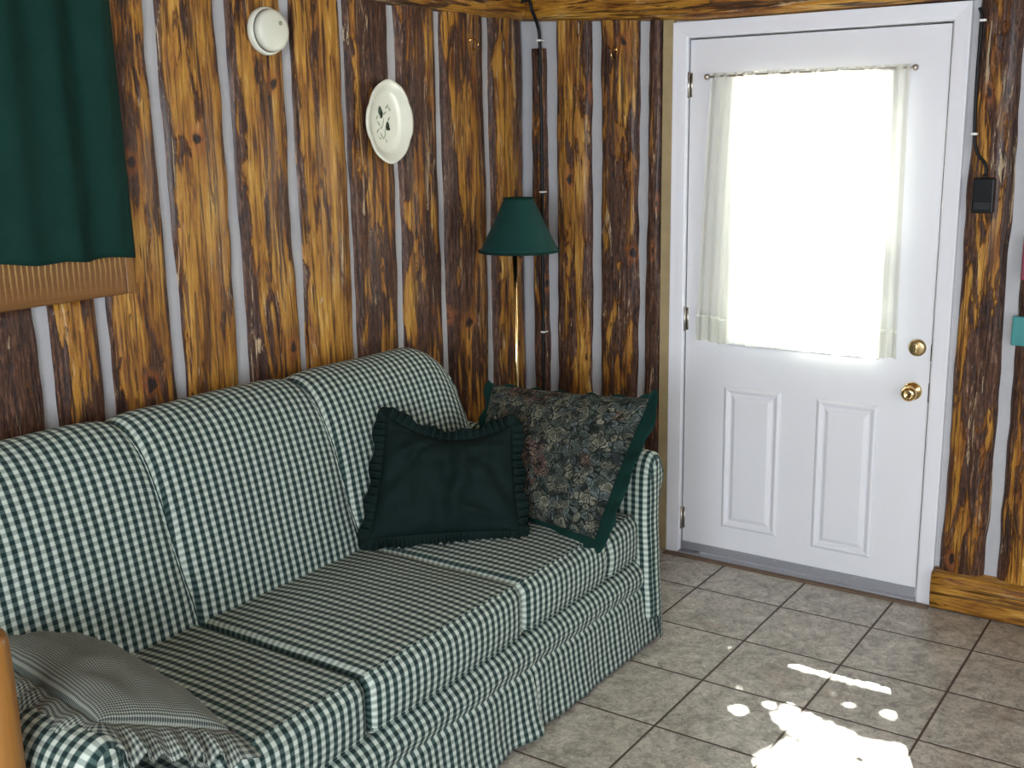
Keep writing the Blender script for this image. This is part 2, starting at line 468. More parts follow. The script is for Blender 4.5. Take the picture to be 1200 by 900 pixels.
# vertical half-log slabs -------------------------------------------------
tn = [0]
def trim_name():
    tn[0] += 1
    return 'trim_%d' % tn[0]

def slab(axis, a, b, z0, z1, bark, seed, thick=.030, name=None):
    """half-round slab on the left wall (axis 'y') or the back wall (axis 'x') between a and b"""
    nu, nv = 19, max(12, int((z1-z0)/.035))
    w = b - a
    m = MB()
    def P(i, j):
        z = z0 + (z1-z0)*j/(nv-1)
        s = -1 + 2*i/(nu-1)
        ea = .010*nz(z*2.3, seed*3.1) + .006*nz(z*9, seed*7.7)
        eb = .010*nz(z*2.3, seed*5.3+9) + .006*nz(z*9, seed*4.1+3)
        lo, hi = a + ea, b + eb
        t = lo + (hi-lo)*(s+1)/2
        h = thick*math.sqrt(max(0, 1-abs(s)**2.4))*(1+.22*nz(z*1.7, seed+20)) + .005*nz(t*22, z*4, seed)*(1-abs(s)**4)
        h = max(h, 0)-.004*(abs(s) > .999)
        return (h, t, z) if axis == 'y' else (t, -h, z)
    m.grid(P, nu, nv, lambda i, j: (i/(nu-1), z0+(z1-z0)*j/(nv-1)))
    # cap ends
    for jj in (0, nv-1):
        ring = [i*nv+jj for i in range(nu)]
        m.f.append(tuple(ring))
    # back closing face
    m.f.append((0, nv-1, (nu-1)*nv+nv-1, (nu-1)*nv))
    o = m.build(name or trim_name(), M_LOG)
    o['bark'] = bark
    return tag(o, kind='structure')

gaps = [-2.32, -2.137, -1.886, -1.630, -1.364, -1.100, -.842, -.580, -.268]
hw = .0185
ys = [(-.247, -.012)]
bar = {0: .62, 1: .40, 2: .28, 3: .38, 4: .22, 5: .85, 6: .60, 7: .52, 8: .55}
segs = []
hws = [.0185, .0185, .0185, .0185, .0165, .010, .016, .016, .016]
for k in range(len(gaps)-1):
    segs.append((gaps[k]+hws[k], gaps[k+1]-hws[k+1], k))
segs.append((gaps[-1]+hw, -.012, 8))
TOPZ = ZC-.002
for a, b, k in segs:
    top = 1.299 if b < -2.1 else TOPZ
    slab('y', a, b, .001, top, [.45, .42, .28, .42, .20, .66, .50, .47, .50][k], 10+k)
y = -2.32 - hw
k = 30
while y > YF + .25:
    w = .20 + .04*math.sin(k*2.1)
    under = (y > WY0 - .12)
    slab('y', y-w, y, .001, 1.299 if under else TOPZ, .5+.25*math.sin(k*1.7), k)
    y -= w + .042; k += 1

slab('x', .056, .132, .001, 2.055, .55, 51, .030)
slab('x', .173, .345, .001, TOPZ, .50, 52)
slab('x', .383, .560, .001, TOPZ, .52, 53)
slab('x', .598, .666, .001, TOPZ, 1.05, 54, .026)
slab('x', 1.804, 1.957, .001, TOPZ, .60, 55)
x = 1.996; k = 60
while x < XR - .1:
    w = .21 + .03*math.sin(k)
    slab('x', x, min(x+w, XR-.01), .001, TOPZ, [.62, .5, .7][k % 3], k)
    x += w + .042; k += 1

# pale strip between the last slab and the casing
shell(trim_name(), [((.668, -.022, 0), (.712, 0, 2.13))], M_TRIMY)

# log beams under the ceiling ------------------------------------------------
def beam(axis, a, b, z0f, hgt, depth, mat, seed, bark):
    nu, nv = 60, 15
    m = MB()
    def P(i, j):
        t = a + (b-a)*i/(nu-1)
        s = j/(nv-1)
        z0 = z0f(t)
        ang = PI*s
        zc = z0 + hgt/2 - .5*hgt*math.cos(ang)
        d = depth*(math.sin(ang)**.6)*(1+.12*nz(t*3, s*3, seed))
        return (d, t, zc) if axis == 'y' else (t, -d, zc)
    m.grid(P, nu, nv)
    m.f.append(tuple(range(nv))); m.f.append(tuple((nu-1)*nv+j for j in range(nv)))
    m.f.append((0, nv-1, (nu-1)*nv+nv-1, (nu-1)*nv))
    o = m.build(trim_name(), mat); o['bark'] = bark
    return tag(o, kind='structure')
beam('y', -1.95, -.012, lambda t: 2.166, .26, .085, M_BEAMY, 3, .55)
beam('x', .012, XR-.02, lambda t: 2.168 - .05*min(1, t/.8) - .0*t, .26, .085, M_BEAMX, 4, .30)

# log baseboard right of the door
def baseboard():
    nu, nv = 50, 9
    m = MB()
    def P(i, j):
        t = 1.790 + (XR-.03-1.790)*i/(nu-1)
        s = j/(nv-1)
        top = .150 + .008*nz(t*4, 1)
        d = [.0, .045, .058, .064, .066, .066, .064, .055, .0][j]*(1+.08*nz(t*5, s*3))
        return (t, -d, [.002, .003, .015, .04, .07, .10, .13, top-.004, top][j])
    m.grid(P, nu, nv)
    m.f.append(tuple(range(nv))); m.f.append(tuple((nu-1)*nv+j for j in range(nv)))
    m.f.append((0, nv-1, (nu-1)*nv+nv-1, (nu-1)*nv))
    o = m.build('baseboard_back', M_BEAMX); o['bark'] = .12
    tag(o, kind='structure')
baseboard()

# ------------------------------------------------------------------ left window
b = MB(); b.box((-.03, WY0-.10, 1.298), (.056, -2.080, 1.425))
sill_root = b.build('window_1', M_SILL, smooth=False, bevel=.006)
tag(sill_root, kind='structure')
b = MB(); b.box((-.02, -2.078, 1.298), (.052, -2.048, 2.32)); b.box((-.02, -2.138, 1.426), (.054, -2.0785, 2.32))
b.build('window_frame', M_FRAMEV, parent=sill_root, smooth=False, bevel=.004)
b = MB(); b.box((-.02, WY0-.06, 1.426), (.052, WY0+.02, 2.32)); b.build('window_frame', M_FRAMEV, parent=sill_root, smooth=False, bevel=.004)
b = MB(); b.box((-.02, WY0+.021, 2.24), (.052, -2.139, 2.32)); b.build('window_frame', M_FRAMEV, parent=sill_root, smooth=False, bevel=.004)
b = MB(); b.box((-.10, WY0, WZ0), (-.094, WY1, WZ1)); b.build('window_pane', M_GLASS, parent=sill_root, smooth=False)

# green curtain
def green_curtain():
    root = empty('window_curtain', (.085, -2.65, 1.42), 'dark green fabric curtain hanging over the window at the upper left', 'curtain')
    m = MB(); nu, nv = 150, 40
    y0, y1 = -3.38, -2.092
    def P(i, j):
        u = i/(nu-1); v = j/(nv-1)
        z1 = 2.34
        y = y0 + (y1-y0)*u
        zb = 1.398 + .010*math.sin(y*17+1.0) + .022*(min(1, (-2.24-y)/.08) if y < -2.24 else 0)
        z = zb + (z1-zb)*v
        fold = math.sin(y*46+.8*math.sin(y*9)) * .016 * (0.6+.6*v) + .010*math.sin(y*21+v*1.5)
        x = .102 + fold + .012*(1-v)*math.sin(y*7)
        y += .012*math.sin(y*46+1.2)*(1-v)*.4 + .030*(1-v)*u**4
        return (x, y, z)
    m.grid(P, nu, nv, lambda i, j: (i*.01, j*.02))
    m.build('curtain_panel', M_CURTAIN, parent=root, solid=.002, recalc=False)
    m = MB(); m.tube([(.102, -3.42, 2.345), (.102, -2.04, 2.345)], .009, 10)
    m.build('curtain_rod', M_BRASSD, parent=root)
    for yy in (-3.40, -2.06):
        m = MB(); m.tube([(.052, yy, 2.30), (.075, yy, 2.325), (.102, yy, 2.336)], .006, 6); m.build('rod_bracket', M_BRASSD, parent=root)
green_curtain()

# ------------------------------------------------------------------ door
def door():
    dx0, dx1, z0, z1 = .7740, 1.7235, .048, 2.050
    root = empty('door_1', (1.2487, 0, .02), None, None)
    root['kind'] = 'structure'
    gx0, gx1, gz0, gz1 = .966, 1.532, .910, 1.900
    m = MB(); Y0, Y1 = 0.0, .044
    m.box((dx0, Y0, z0), (dx1, Y1, gz0)); m.box((dx0, Y0, gz1), (dx1, Y1, z1))
    m.box((dx0, Y0, gz0), (gx0, Y1, gz1)); m.box((gx1, Y0, gz0), (dx1, Y1, gz1))
    m.build('door_slab', M_WHITE, parent=root, smooth=False)
    # moulded lite frame
    def ring(m, x0, x1, zz0, zz1, prof):
        """nested rectangles (inset, y)"""
        n = len(prof)
        vs = []
        for (ins, yy) in prof:
            vs += [(x0+ins, yy, zz0+ins), (x1-ins, yy, zz0+ins), (x1-ins, yy, zz1-ins), (x0+ins, yy, zz1-ins)]
        fs = []
        for k in range(n-1):
            for c in range(4):
                a = 4*k+c; b_ = 4*k+(c+1) % 4
                fs.append((a, b_, b_+4, a+4))
        m.add(vs, fs)
        return 4*(n-1)
    m = MB(); ring(m, gx0-.016, gx1+.016, gz0-.016, gz1+.016, [(0, .0), (.0, -.006), (.005, -.012), (.012, -.013), (.018, -.009), (.020, .02)])
    m.build('glass_frame', M_WHITE, parent=root, smooth=False)
    m = MB(); m.box((gx0-.001, .018, gz0-.001), (gx1+.001, .024, gz1+.001)); m.build('glass_pane', M_GLASS, parent=root, smooth=False)
    # gathered inner blind seen at the very top of the glass
    m = MB(); m.box((gx0+.010, .026, gz1-.022), (gx1-.010, .040, gz1-.004)); m.build('blind_headrail', M_WHITE, parent=root, smooth=False)
    for cx in (1.15, 1.25, 1.35):
        m = MB(); m.tube([(cx, .030, gz1-.022), (cx, .030, gz0+.01)], .0010, 6); m.build('blind_cord', M_WHITE, parent=root)
    # two raised panels
    for (x0, x1, a, c) in ((.945, 1.180, .142, .728), (1.320, 1.552, .128, .722)):
        m = MB()
        n = ring(m, x0, x1, a, c, [(0, .0), (.004, -.005), (.012, -.009), (.020, -.006), (.027, .0+.0015-.002), (.034, -.0005), (.042, -.006), (.050, -.009), (.054, -.009)])
        m.f.append((n, n+1, n+2, n+3))
        m.build('door_panel', M_WHITE, parent=root, smooth=False)
    # sweep
    m = MB(); m.box((dx0+.002, -.006, .015), (dx1-.002, 0.03, .0475)); m.box((dx0+.002, -.010, .036), (dx1-.002, -.006, .0475))
    m.build('door_sweep', M_SWEEP, parent=root, smooth=False)
    for sx in (.86, 1.02, 1.18, 1.34, 1.50, 1.66):
        m = MB(); m.lathe((sx, -.0102, .042), (0, -1, 0), [(0, .0015), (.003, .0012), (.004, 0)], 10); m.build('sweep_screw', M_STEEL, parent=root)
    # hinges
    for hz in (1.885, .984, .150):
        m = MB(); m.tube([(.769, -.006, hz-.048), (.769, -.006, hz+.048)], .0065, 10); m.box((.7745, -.002, hz-.045), (.784, 0, hz+.045))
        m.build('hinge', M_STEEL, parent=root)
    # knob and deadbolt
    kx, kz = 1.668, .790
    m = MB(); m.lathe((kx, 0, kz), (0, -1, 0), [(.0, .004), (.032, .004), (.0335, .0), (.0335, .003), (.030, .008), (.014, .011), (.011, .016), (.011, .028), (.018, .033), (.027, .040), (.0285, .050), (.026, .060), (.018, .066), (.009, .068), (.008, .066), (0, .066)], 32)
    m.build('door_knob', M_BRASS, parent=root)
    kz = .950; kx = 1.676
    m = MB(); m.lathe((kx, 0, kz), (0, -1, 0), [(.031, .0), (.031, .006), (.027, .012), (.020, .014), (0, .014)], 32)
    dbt = m.build('deadbolt', M_BRASSD, parent=root)
    m = MB(); m.box((kx-.006, -.030, kz-.016), (kx+.006, -.0142, kz+.016)); m.build('thumb_turn', M_BRASS, parent=dbt, bevel=.003)
    for (a, c) in ((.905, .965), (.755, .825)):
        m = MB(); m.box((dx1-.001, -.0012, a), (dx1+.0035, .006, c)); m.build('strike_plate', M_BLACK, parent=root, smooth=False)
    return root
door()

# door frame: jamb and casing
def casing():
    y = -.020
    root = None
    m = MB()
    # mitred head and legs built from profile along path
    prof = [(0, 0), (0, -.012), (.006, -.018), (.020, -.020), (.040, -.022), (.052, -.024), (.058, -.024), (.060, 0)]
    ix0, ix1, iz = .7685, 1.7290, 2.057
    path = [((ix0, 0.0), (-1, 0)), ((ix0, iz), (-1, 1)), ((ix1, iz), (1, 1)), ((ix1, 0.0), (1, 0))]
    def P(i, j):
        (px, pz), (ox, oz) = path[i]; ins, yy = prof[j]
        return (px+ox*ins, yy, pz+oz*ins+(.001 if pz == 0 else 0))
    m.grid(P, 4, len(prof))
    o = m.build(trim_name(), M_CASING, smooth=False); tag(o, kind='structure')
    m = MB()
    m.box((ix0-.001, .048, 0), (ix0+.014, .15, iz)); m.box((ix1-.014, .048, 0), (ix1+.001, .15, iz)); m.box((ix0, .048, iz-.014), (ix1, .15, iz))
    o = m.build(trim_name(), M_DARKJ, smooth=False); tag(o, kind='structure')
    m = MB()
    m.box((.768, -.034, .0), (1.7295, .15, .0115))
    o = m.build(trim_name(), M_SWEEP, smooth=False, bevel=.003); tag(o, kind='structure')
    m = MB(); m.box((.715, -.066, .0), (1.786, -.0345, .006))
    o = m.build(trim_name(), M_THRESH, smooth=False, bevel=.003); tag(o, kind='structure')
casing()

# door curtain on its thin rod
def door_curtain():
    m = MB(); m.tube([(.862, -.030, 1.912), (1.612, -.030, 1.912)], .0042, 8)
    rod = m.build('curtain_rod', M_STEEL, origin=(1.237, -.030, 1.912))
    tag(rod, 'thin grey metal rod across the top of the door glass', 'curtain rod')
    for sx in (.862, 1.612):
        m = MB(); m.lathe((sx, -.030, 1.912), (1 if sx > 1 else -1, 0, 0), [(.004, -.004), (.010, 0), (.012, .008), (.008, .015), (0, .017)], 12)
        m.build('rod_finial', M_STEEL, parent=rod)
        m = MB(); m.tube([(sx+(-.006 if sx > 1 else .006), -.001, 1.912), (sx+(-.006 if sx > 1 else .006), -.030, 1.912)], .004, 8); m.build('rod_bracket', M_STEEL, parent=rod)
    root = empty('sheer_curtain', (1.24, -.03, 1.91), 'white sheer curtain hanging over the bright door glass', 'curtain')
    m = MB(); nu, nv = 220, 40
    def P(i, j):
        u = i/(nu-1); v = j/(nv-1)
        zt, zb = 1.925, .905 + .004*math.sin(u*40)
        z = zb + (zt-zb)*v
        dens = u + .035*math.sin(2*PI*u)                # gathered a little to the sides
        xl = .874*v + .830*(1-v) - .018*math.sin(PI*v)*.2
        xr = 1.604*v + 1.612*(1-v)
        x = xl + (xr-xl)*dens
        amp = .009*(.5+.5*abs(2*u-1)) * (1-.4*v)
        yy = -.034 + amp*math.sin(u*150 + .6*math.sin(u*31)) + .004*math.sin(u*47+v*3)
        if v > .985: yy = -.030 + .5*(yy+.030)
        return (x, min(yy, -.0225), z)
    m.grid(P, nu, nv, lambda i, j: (i/(nu-1), j/(nv-1)))
    m.build('curtain_panel', M_SHEER, parent=root, recalc=False)
    # hem: second layer of cloth at the foot of the panel
    m = MB()
    def H(i, j):
        p = P(i, 0); q = P(i, 4)
        t = j/3
        return (p[0]+(q[0]-p[0])*t*.9, p[1]-.0015, p[2]+(q[2]-p[2])*t*.9)
    m.grid(H, nu, 4, lambda i, j: (i/(nu-1), j*.02))
    m.build('hem', M_HEM, parent=root, recalc=False)
    m = MB()
    def S(i, j):
        p = P(i, 4); return (p[0], p[1]-.002, p[2]-.004+.005*j)
    m.grid(S, nu, 2, lambda i, j: (i/(nu-1), j*.02))
    m.build('hem_stitching', M_STITCH, parent=root, recalc=False)
door_curtain()

# ------------------------------------------------------------------ outdoors (behind the door glass)
shell('trim_90', [((-6, .17, -.2), (12, 14, -.12))], M_GROUND).name = 'ground'
def outside_gobo():
    """added unseen leaf gobo, its gaps shaped to cast the sun specks indoors"""
    rng = random.Random(4)
    root = empty('sun_gobo', (1.2, 3.2, -.12), 'added unseen leaf gobo outside the door, shaping the sun specks on the floor', 'sun gobo')
    m = MB(); m.tube([(3.4, 2.3, -.12), (3.35, 2.25, 1.5), (3.1, 2.0, 2.9), (2.0, 1.7, 3.9), (.6, 1.3, 4.1)], [.12, .11, .09, .05, .02], 10)
    m.build('gobo_trunk', M_GOBO_BARK, parent=root)
    d = -SUN_DIR.normalized()
    lit_px = []
    def lit(x, y):
        if -.757 < y < -.746:
            for a, c in ((1.53, 1.618), (1.635, 1.722), (1.74, 1.86)):
                if a < x < c: return True
        for (sx, sy, r) in ((1.425, -1.09, .022), (1.50, -1.11, .030), (1.56, -1.03, .018), (1.63, -1.03, .035), (1.66, -1.05, .03), (1.77, -.90, .016), (1.885, -.895, .022), (1.995, -.90, .020), (2.109, -.896, .020), (2.08, -1.02, .022)):
            if (x-sx)**2 + (y-sy)**2 < (.65*r)**2: return True
        if y < -1.05 - .10*max(0, x-1.75) + .02*math.sin(x*23) and 1.62 + .04*math.sin(y*20) - .3*(y+1.1) < x < 2.06 - .5*(y+1.1):
            return nz(x*16, y*16, 3.3) < .22
        return False
    m = MB()
    for k in range(26000):  # added blocker leaves, left out wherever sun should reach the floor
        x = rng.uniform(1.15, 2.75); y = rng.uniform(-1.75, -.45)
        r = rng.uniform(.009, .018) if y > -1.2 else rng.uniform(.012, .022)
        if abs(y+.7515) < r+.006 and any(a-.6*r < x < c+.6*r for a, c in ((1.53, 1.618), (1.635, 1.722), (1.74, 1.86))): continue
        if any(lit(x+r*1.0*math.cos(a), y+r*1.0*math.sin(a)) for a in (0, .8, 1.6, 2.4, 3.1, 3.9, 4.7, 5.5)) or lit(x, y): continue
        yy = rng.uniform(1.15, 1.75)
        t = (yy - y)/d.y
        c = Vector((x, y, 0)) + d*t
        e1 = d.cross(Vector((rng.uniform(-1, 1), rng.uniform(-1, 1), rng.uniform(-1, 1)))).normalized()
        e2 = d.cross(e1)
        e1 = (e1 + d*rng.uniform(-.3, .3)); 
        vs = [c+e1*r*1.25, c+e2*r*.72+e1*r*.3, c+e2*r*.6-e1*r*.6, c-e1*r*1.1, c-e2*r*.6-e1*r*.6, c-e2*r*.72+e1*r*.3]
        m.add(vs, [(0, 1, 2, 3, 4, 5)])
    fo = m.build('gobo_leaves', M_GOBO_LEAF, parent=root, smooth=False, recalc=False)
    fo['kind'] = 'stuff'
outside_gobo()

# ------------------------------------------------------------------ sofa
SY0, SY1 = -2.905, -.868       # inner faces of the arms
def sofa():
    root = empty('sofa', (.55, -1.89, 0), 'three-seat sofa in green and white gingham slipcover against the log wall', 'sofa')
    seams = (-2.235, -1.585)
    # backrest
    prof = [(.475, .34), (.462, .42), (.448, .50), (.425, .60), (.402, .70), (.378, .79), (.352, .87), (.318, .935), (.272, .978), (.215, .995), (.155, .980), (.110, .935), (.088, .86), (.082, .70), (.080, .45), (.080, .02)]
    pts = []
    for k in range(len(prof)-1):
        for q in range(4):
            t = q/4
            pts.append((prof[k][0]*(1-t)+prof[k+1][0]*t, prof[k][1]*(1-t)+prof[k+1][1]*t))
    pts.append(prof[-1])
    # smooth
    for _ in range(3):
        pts = [pts[0]] + [((pts[i-1][0]+2*pts[i][0]+pts[i+1][0])/4, (pts[i-1][1]+2*pts[i][1]+pts[i+1][1])/4) for i in range(1, len(pts)-1)] + [pts[-1]]
    arc = [0]
    for k in range(1, len(pts)): arc.append(arc[-1]+math.dist(pts[k], pts[k-1]))
    yL, yR = -2.960, -.895
    yv = []
    y = yL
    n = 170
    for i in range(n): yv.append(yL + (yR-yL)*i/(n-1))
    # finer samples at ends
    yv = [yL, yL+.002, yL+.006] + yv[1:-1] + [yR-.006, yR-.002, yR]
    m = MB()
    def P(i, j):
        y = yv[i]; px, pz = pts[j]
        d = min(yR-y, y-yL)
        R = .20
        drop = R - math.sqrt(max(0, R*R-(R-min(d, R))**2)) if d < R else 0
        top = 1.0 + .022*((-1.0-y)/1.4)
        zz = pz*top
        kk = max(0, min(1, (pz-.45)/.4))
        zz -= drop*kk*1.05
        # seams pull in, sections puff out
        pull = 0
        for s in seams:
            sy = s - .055*max(0, (pz-.4)/.6)
            pull += -.013*math.exp(-((y-sy)/.012)**2) + -.010*math.exp(-((y-sy)/.06)**2)
        cx, cz = .25, .55
        nx, nzv = px-cx, (pz-cz)*.8
        L = math.hypot(nx, nzv) or 1
        wr = .0035*nz(y*5, pz*6, 2)
        f = (pull + wr)*(1 if px > .1 else 0)
        edge = .035*math.exp(-d/.03)
        return (px + nx/L*f - (edge if px > .3 else -edge*.5)*(kk*.5+.5), y, zz + nzv/L*f)
    m.grid(P, len(yv), len(pts), lambda i, j: (yv[i], arc[j]))
    nv_ = len(pts)
    # end caps as grids towards the profile centre
    for side, i0 in ((-1, 0), (1, len(yv)-1)):
        ring = [Vector(P(i0, j)) for j in range(nv_)]
        cen = Vector((.26, yv[i0], .45))
        def Q(i, j):
            t = i/6
            p = ring[j]*(1-t) + Vector((cen.x, cen.y, min(max(ring[j].z*.6, .1), .7)))*t
            p.y += side*.010*math.sin(min(1, t*2)*PI/2)
            return p
        m.grid(Q, 7, nv_, lambda i, j: (Q(i, j).x, Q(i, j).z))
    m.build('backrest', M_GING, parent=root, weld=True)
    # welts on the seams of the back
    for s in seams:
        w = MB(); line = []
        for j in range(2, len(pts)-14):
            sy = s - .055*max(0, (pts[j][1]-.4)/.6)
            i = min(range(len(yv)), key=lambda q: abs(yv[q]-sy))
            p = Vector(P(i, j)); p.y = sy; line.append(p)
        w.grid(lambda i, j: line[i] + Vector((.0035*math.cos(j*PI/3)+.001, .0035*math.sin(j*PI/3), .002)), len(line), 6, lambda i, j: (j*.002, i*.012), wrap_v=True)
        w.build('seam_welt', M_GING, parent=root)
    # seat cushions ---------------------------------------------------------
    def cushion(y0, y1, crease=None):
        m = MB()
        x0, x1, zb, zt = .425, 1.030, .302, .468
        yc = (y0+y1)/2; hy = (y1-y0)/2
        # loop profile in xz: bottom back -> back -> top -> front -> bottom
        lp = []
        r = .030; rf = .040
        def arcp(cx, cz, rr, a0, a1, n):
            return [(cx+rr*math.cos(a0+(a1-a0)*k/n), cz+rr*math.sin(a0+(a1-a0)*k/n)) for k in range(n+1)]
        lp += arcp(x0+r, zt-r, r, PI, PI/2, 5)
        lp += [(x0+r+(x1-rf-x0-r)*k/20, zt) for k in range(1, 20)]
        lp += arcp(x1-rf, zt-rf, rf, PI/2, 0, 7)
        lp += [(x1, zt-rf+(zb+r-zt+rf)*k/5) for k in range(1, 5)]
        lp += arcp(x1-r, zb+r, r, 0, -PI/2, 4)
        lp += [(x1-r+(x0+r-x1+r)*k/10, zb) for k in range(1, 10)]
        lp += arcp(x0+r, zb+r, r, -PI/2, -PI, 4)[:-1]
        lp += [(x0, zb+r+(zt-r-zb-r)*k/4) for k in range(0, 4)]
        al = [0]
        for k in range(1, len(lp)): al.append(al[-1]+math.dist(lp[k], lp[k-1]))
        ny = 46
        ssv = [0.0, .004, .010, .02, .035] + [.055 + .89*k/(ny-11) for k in range(ny-10)] + [.965, .98, .99, .996, 1.0]
        ny = len(ssv)
        def P(i, j):
            s = ssv[i]; y = y0 + (y1-y0)*s
            px, pz = lp[j]
            d = min(y-y0, y1-y)
            rr = .028
            ins = rr - math.sqrt(max(0, rr*rr-(rr-min(d, rr))**2)) if d < rr else 0
            cx, cz = (x0+x1)/2, (zb+zt)/2
            ex = px - cx; ez = pz - cz
            px2 = cx + ex*(1-ins/abs(x1-cx)*.8); pz2 = cz + ez*(1-ins/(zt-cz)*.9)
            top = max(0, ez/(zt-cz))
            u = min(1, abs(ex)/(x1-cx))
            crown = .016*(1-u**2)*(1-((y-yc)/hy)**2)*top
            front = max(0, ex/(x1-cx))**6
            bulge = .014*front*(1-(ez/(zt-cz))**2)*(1-((y-yc)/hy)**4)
            f = 0
            if crease is not None:
                f = .020*math.exp(-((y-crease)/.012)**2)*max(0, (px-.80)/.23)
                f += .012*math.exp(-((y-crease)/.06)**2)*top*max(0, (px-.7)/.33)
            wr = .003*nz(y*9, px*5, pz*9)
            return (px2 + bulge - f*front, y, pz2 + crown - f*top + wr*top)
        m.grid(P, ny, len(lp), lambda i, j: (y0+(y1-y0)*ssv[i], al[j]), wrap_v=False)
        # close the loop strip
        nv2 = len(lp)
        m.grid(lambda i, j: P(i, (nv2-1, 0)[j]), ny, 2, lambda i, j: (y0+(y1-y0)*ssv[i], al[-1] + j*.03))
        for i0, sd in ((0, 1), (ny-1, -1)):
            ring = [Vector(P(i0, j)) for j in range(nv2)]
            c = sum(ring, Vector())/nv2
            m.grid(lambda i, j: ring[j % nv2].lerp(Vector((c.x+(ring[j % nv2].x-c.x)*.8, ring[j % nv2].y - sd*.0, c.z)), i), 2, nv2+1,
                   lambda i, j: (ring[j % nv2].x, (ring[j % nv2].z if i == 0 else c.z)))
            inner = [ring[j].lerp(Vector((c.x+(ring[j].x-c.x)*.8, ring[j].y, c.z)), 1) for j in range(nv2)]
            m.add(inner, [tuple(range(nv2))], [(p.x, p.z) for p in inner])
        cu = m.build('seat_cushion', M_GING, parent=root, weld=True)
        # welts: front top edge and front bottom edge
        for jj, nm in ((5+19+3, 'piping'), (5+19+7+5+2, 'piping')):
            w = MB()
            line = [Vector(P(i, jj)) for i in range(2, ny-2)]
            c = Vector(((x0+x1)/2, 0, (zb+zt)/2))
            w.grid(lambda i, j: line[i] + Vector((.0042*math.cos(j*PI/4)+.0005, 0, .0042*math.sin(j*PI/4))), len(line), 8, lambda i, j: (line[i].y*1.0, j*.0035), wrap_v=True)
            w.build(nm, M_GING, parent=cu)
    cushion(SY0+.004, -2.238)
    cushion(-2.232, -1.575)
    cushion(-1.569, SY1-.004, crease=-1.095)
    # deck band under the cushions
    m = MB(); nu, nv = 160, 22
    yA, yB = SY0-.0, SY1+.0
    def P(i, j):
        y = yA + (yB-yA)*i/(nu-1); t = j/(nv-1)
        z = .300 - .105*t
        sag = .004*nz(y*14, t*3, 1) + .005*nz(y*30, t*2, 5)*t
        x = 1.010 + .022*t + .030*math.sin(PI*t**.8) + sag
        return (x, y, z)
    m.grid(P, nu, nv, lambda i, j: (yA + (yB-yA)*i/(nu-1), -.1-.125*j/(nv-1)))
    m.grid(lambda i, j: (1.012 - .55*j, yA+(yB-yA)*i/(nu-1), .300), nu, 2, lambda i, j: (yA+(yB-yA)*i/(nu-1), -.1+j*.5))
    m.build('front_rail', M_GING, parent=root, weld=True)
    # skirt with inverted pleats
    m = MB(); nu, nv = 420, 16
    yA, yB = -2.99, -.785
    def P(i, j):
        y = yA + (yB-yA)*i/(nu-1); t = j/(nv-1)
        z = .212 - .199*t
        x = 1.018 + .022*min(1, t/.12)**.6 + .030*t + .004*math.sin(y*23)*t + .006*nz(y*11, t*2, 8)*(.3+t)
        pl = 0
        for s in (-1.556, -2.24):
            d = y - s
            if -.10 < d < 0: pl += .016*t*(1+d/.10)
            elif 0 <= d < .02: pl -= .020*t*(1-d/.02)
            pl -= .005*t*math.exp(-((d-.03)/.03)**2)
        z += 0 if t < 1 else .004*nz(y*6, 2)
        return (x + pl, y, z)
    m.grid(P, nu, nv, lambda i, j: (yA + (yB-yA)*i/(nu-1), -.24-.195*j/(nv-1)))
    m.build('skirt', M_GING, parent=root, solid=.003)
    # arms ------------------------------------------------------------------
    def arm(yin, sgn):
        """profile offset from the inner face; sgn +1: outer side towards +y"""
        pr = [(-.004, .10), (-.004, .30), (-.006, .42), (-.008, .52), (-.004, .585), (.006, .630), (.024, .660), (.050, .676), (.082, .670), (.110, .648), (.130, .615), (.136, .582), (.128, .555), (.106, .528), (.092, .47), (.088, .35), (.088, .20), (.092, .014)]
        pr2 = []
        for k in range(len(pr)-1):
            for q in range(3):
                t = q/3; pr2.append((pr[k][0]*(1-t)+pr[k+1][0]*t, pr[k][1]*(1-t)+pr[k+1][1]*t))
        pr2.append(pr[-1])
        for _ in range(2):
            pr2 = [pr2[0]] + [((pr2[i-1][0]+2*pr2[i][0]+pr2[i+1][0])/4, (pr2[i-1][1]+2*pr2[i][1]+pr2[i+1][1])/4) for i in range(1, len(pr2)-1)] + [pr2[-1]]
        ar = [0]
        for k in range(1, len(pr2)): ar.append(ar[-1]+math.dist(pr2[k], pr2[k-1]))
        xs = [.085 + (1.030-.085)*k/40 for k in range(41)] + [1.042, 1.050, 1.056, 1.059, 1.060]
        m = MB()
        def P(i, j):
            x = xs[i]; o, z = pr2[j]
            e = max(0, (x-1.030)/.030)
            sh = .022*(1-math.sqrt(max(0, 1-e*e)))
            oc = .048
            o2 = o + (oc-o)*(sh/.06)
            z2 = z - (sh if z > .6 else 0)*1.0
            xx = x + (max(0, .45-z)/.45)*.022*max(0, (x-.9)/.16)
            return (xx + .002*nz(z*9, o*20, x*4), yin + sgn*o2, z2)
        m.grid(P, len(xs), len(pr2), lambda i, j: (xs[i], ar[j]))
        # front panel
        n = len(pr2); i0 = len(xs)-1
        ring = [Vector(P(i0, j)) for j in range(n)]
        def Q(i, j):
            t = i/4; p = ring[j]
            c = Vector((p.x, yin+sgn*.044, min(p.z, .620)))
            q = p.lerp(c, t); q.x += .006*math.sin(t*PI/2)
            return q
        m.grid(Q, 5, n, lambda i, j: (Q(i, j).y, Q(i, j).z))
        ring2 = [Vector(P(0, j)) for j in range(n)]
        m.grid(lambda i, j: ring2[j].lerp(Vector((ring2[j].x, yin+sgn*.044, min(ring2[j].z, .6))), i), 2, n, lambda i, j: (ring2[j].y, ring2[j].z))
        a = m.build('arm', M_GING, parent=root, weld=True)
    arm(SY1, 1)
    arm(SY0, -1)
sofa()

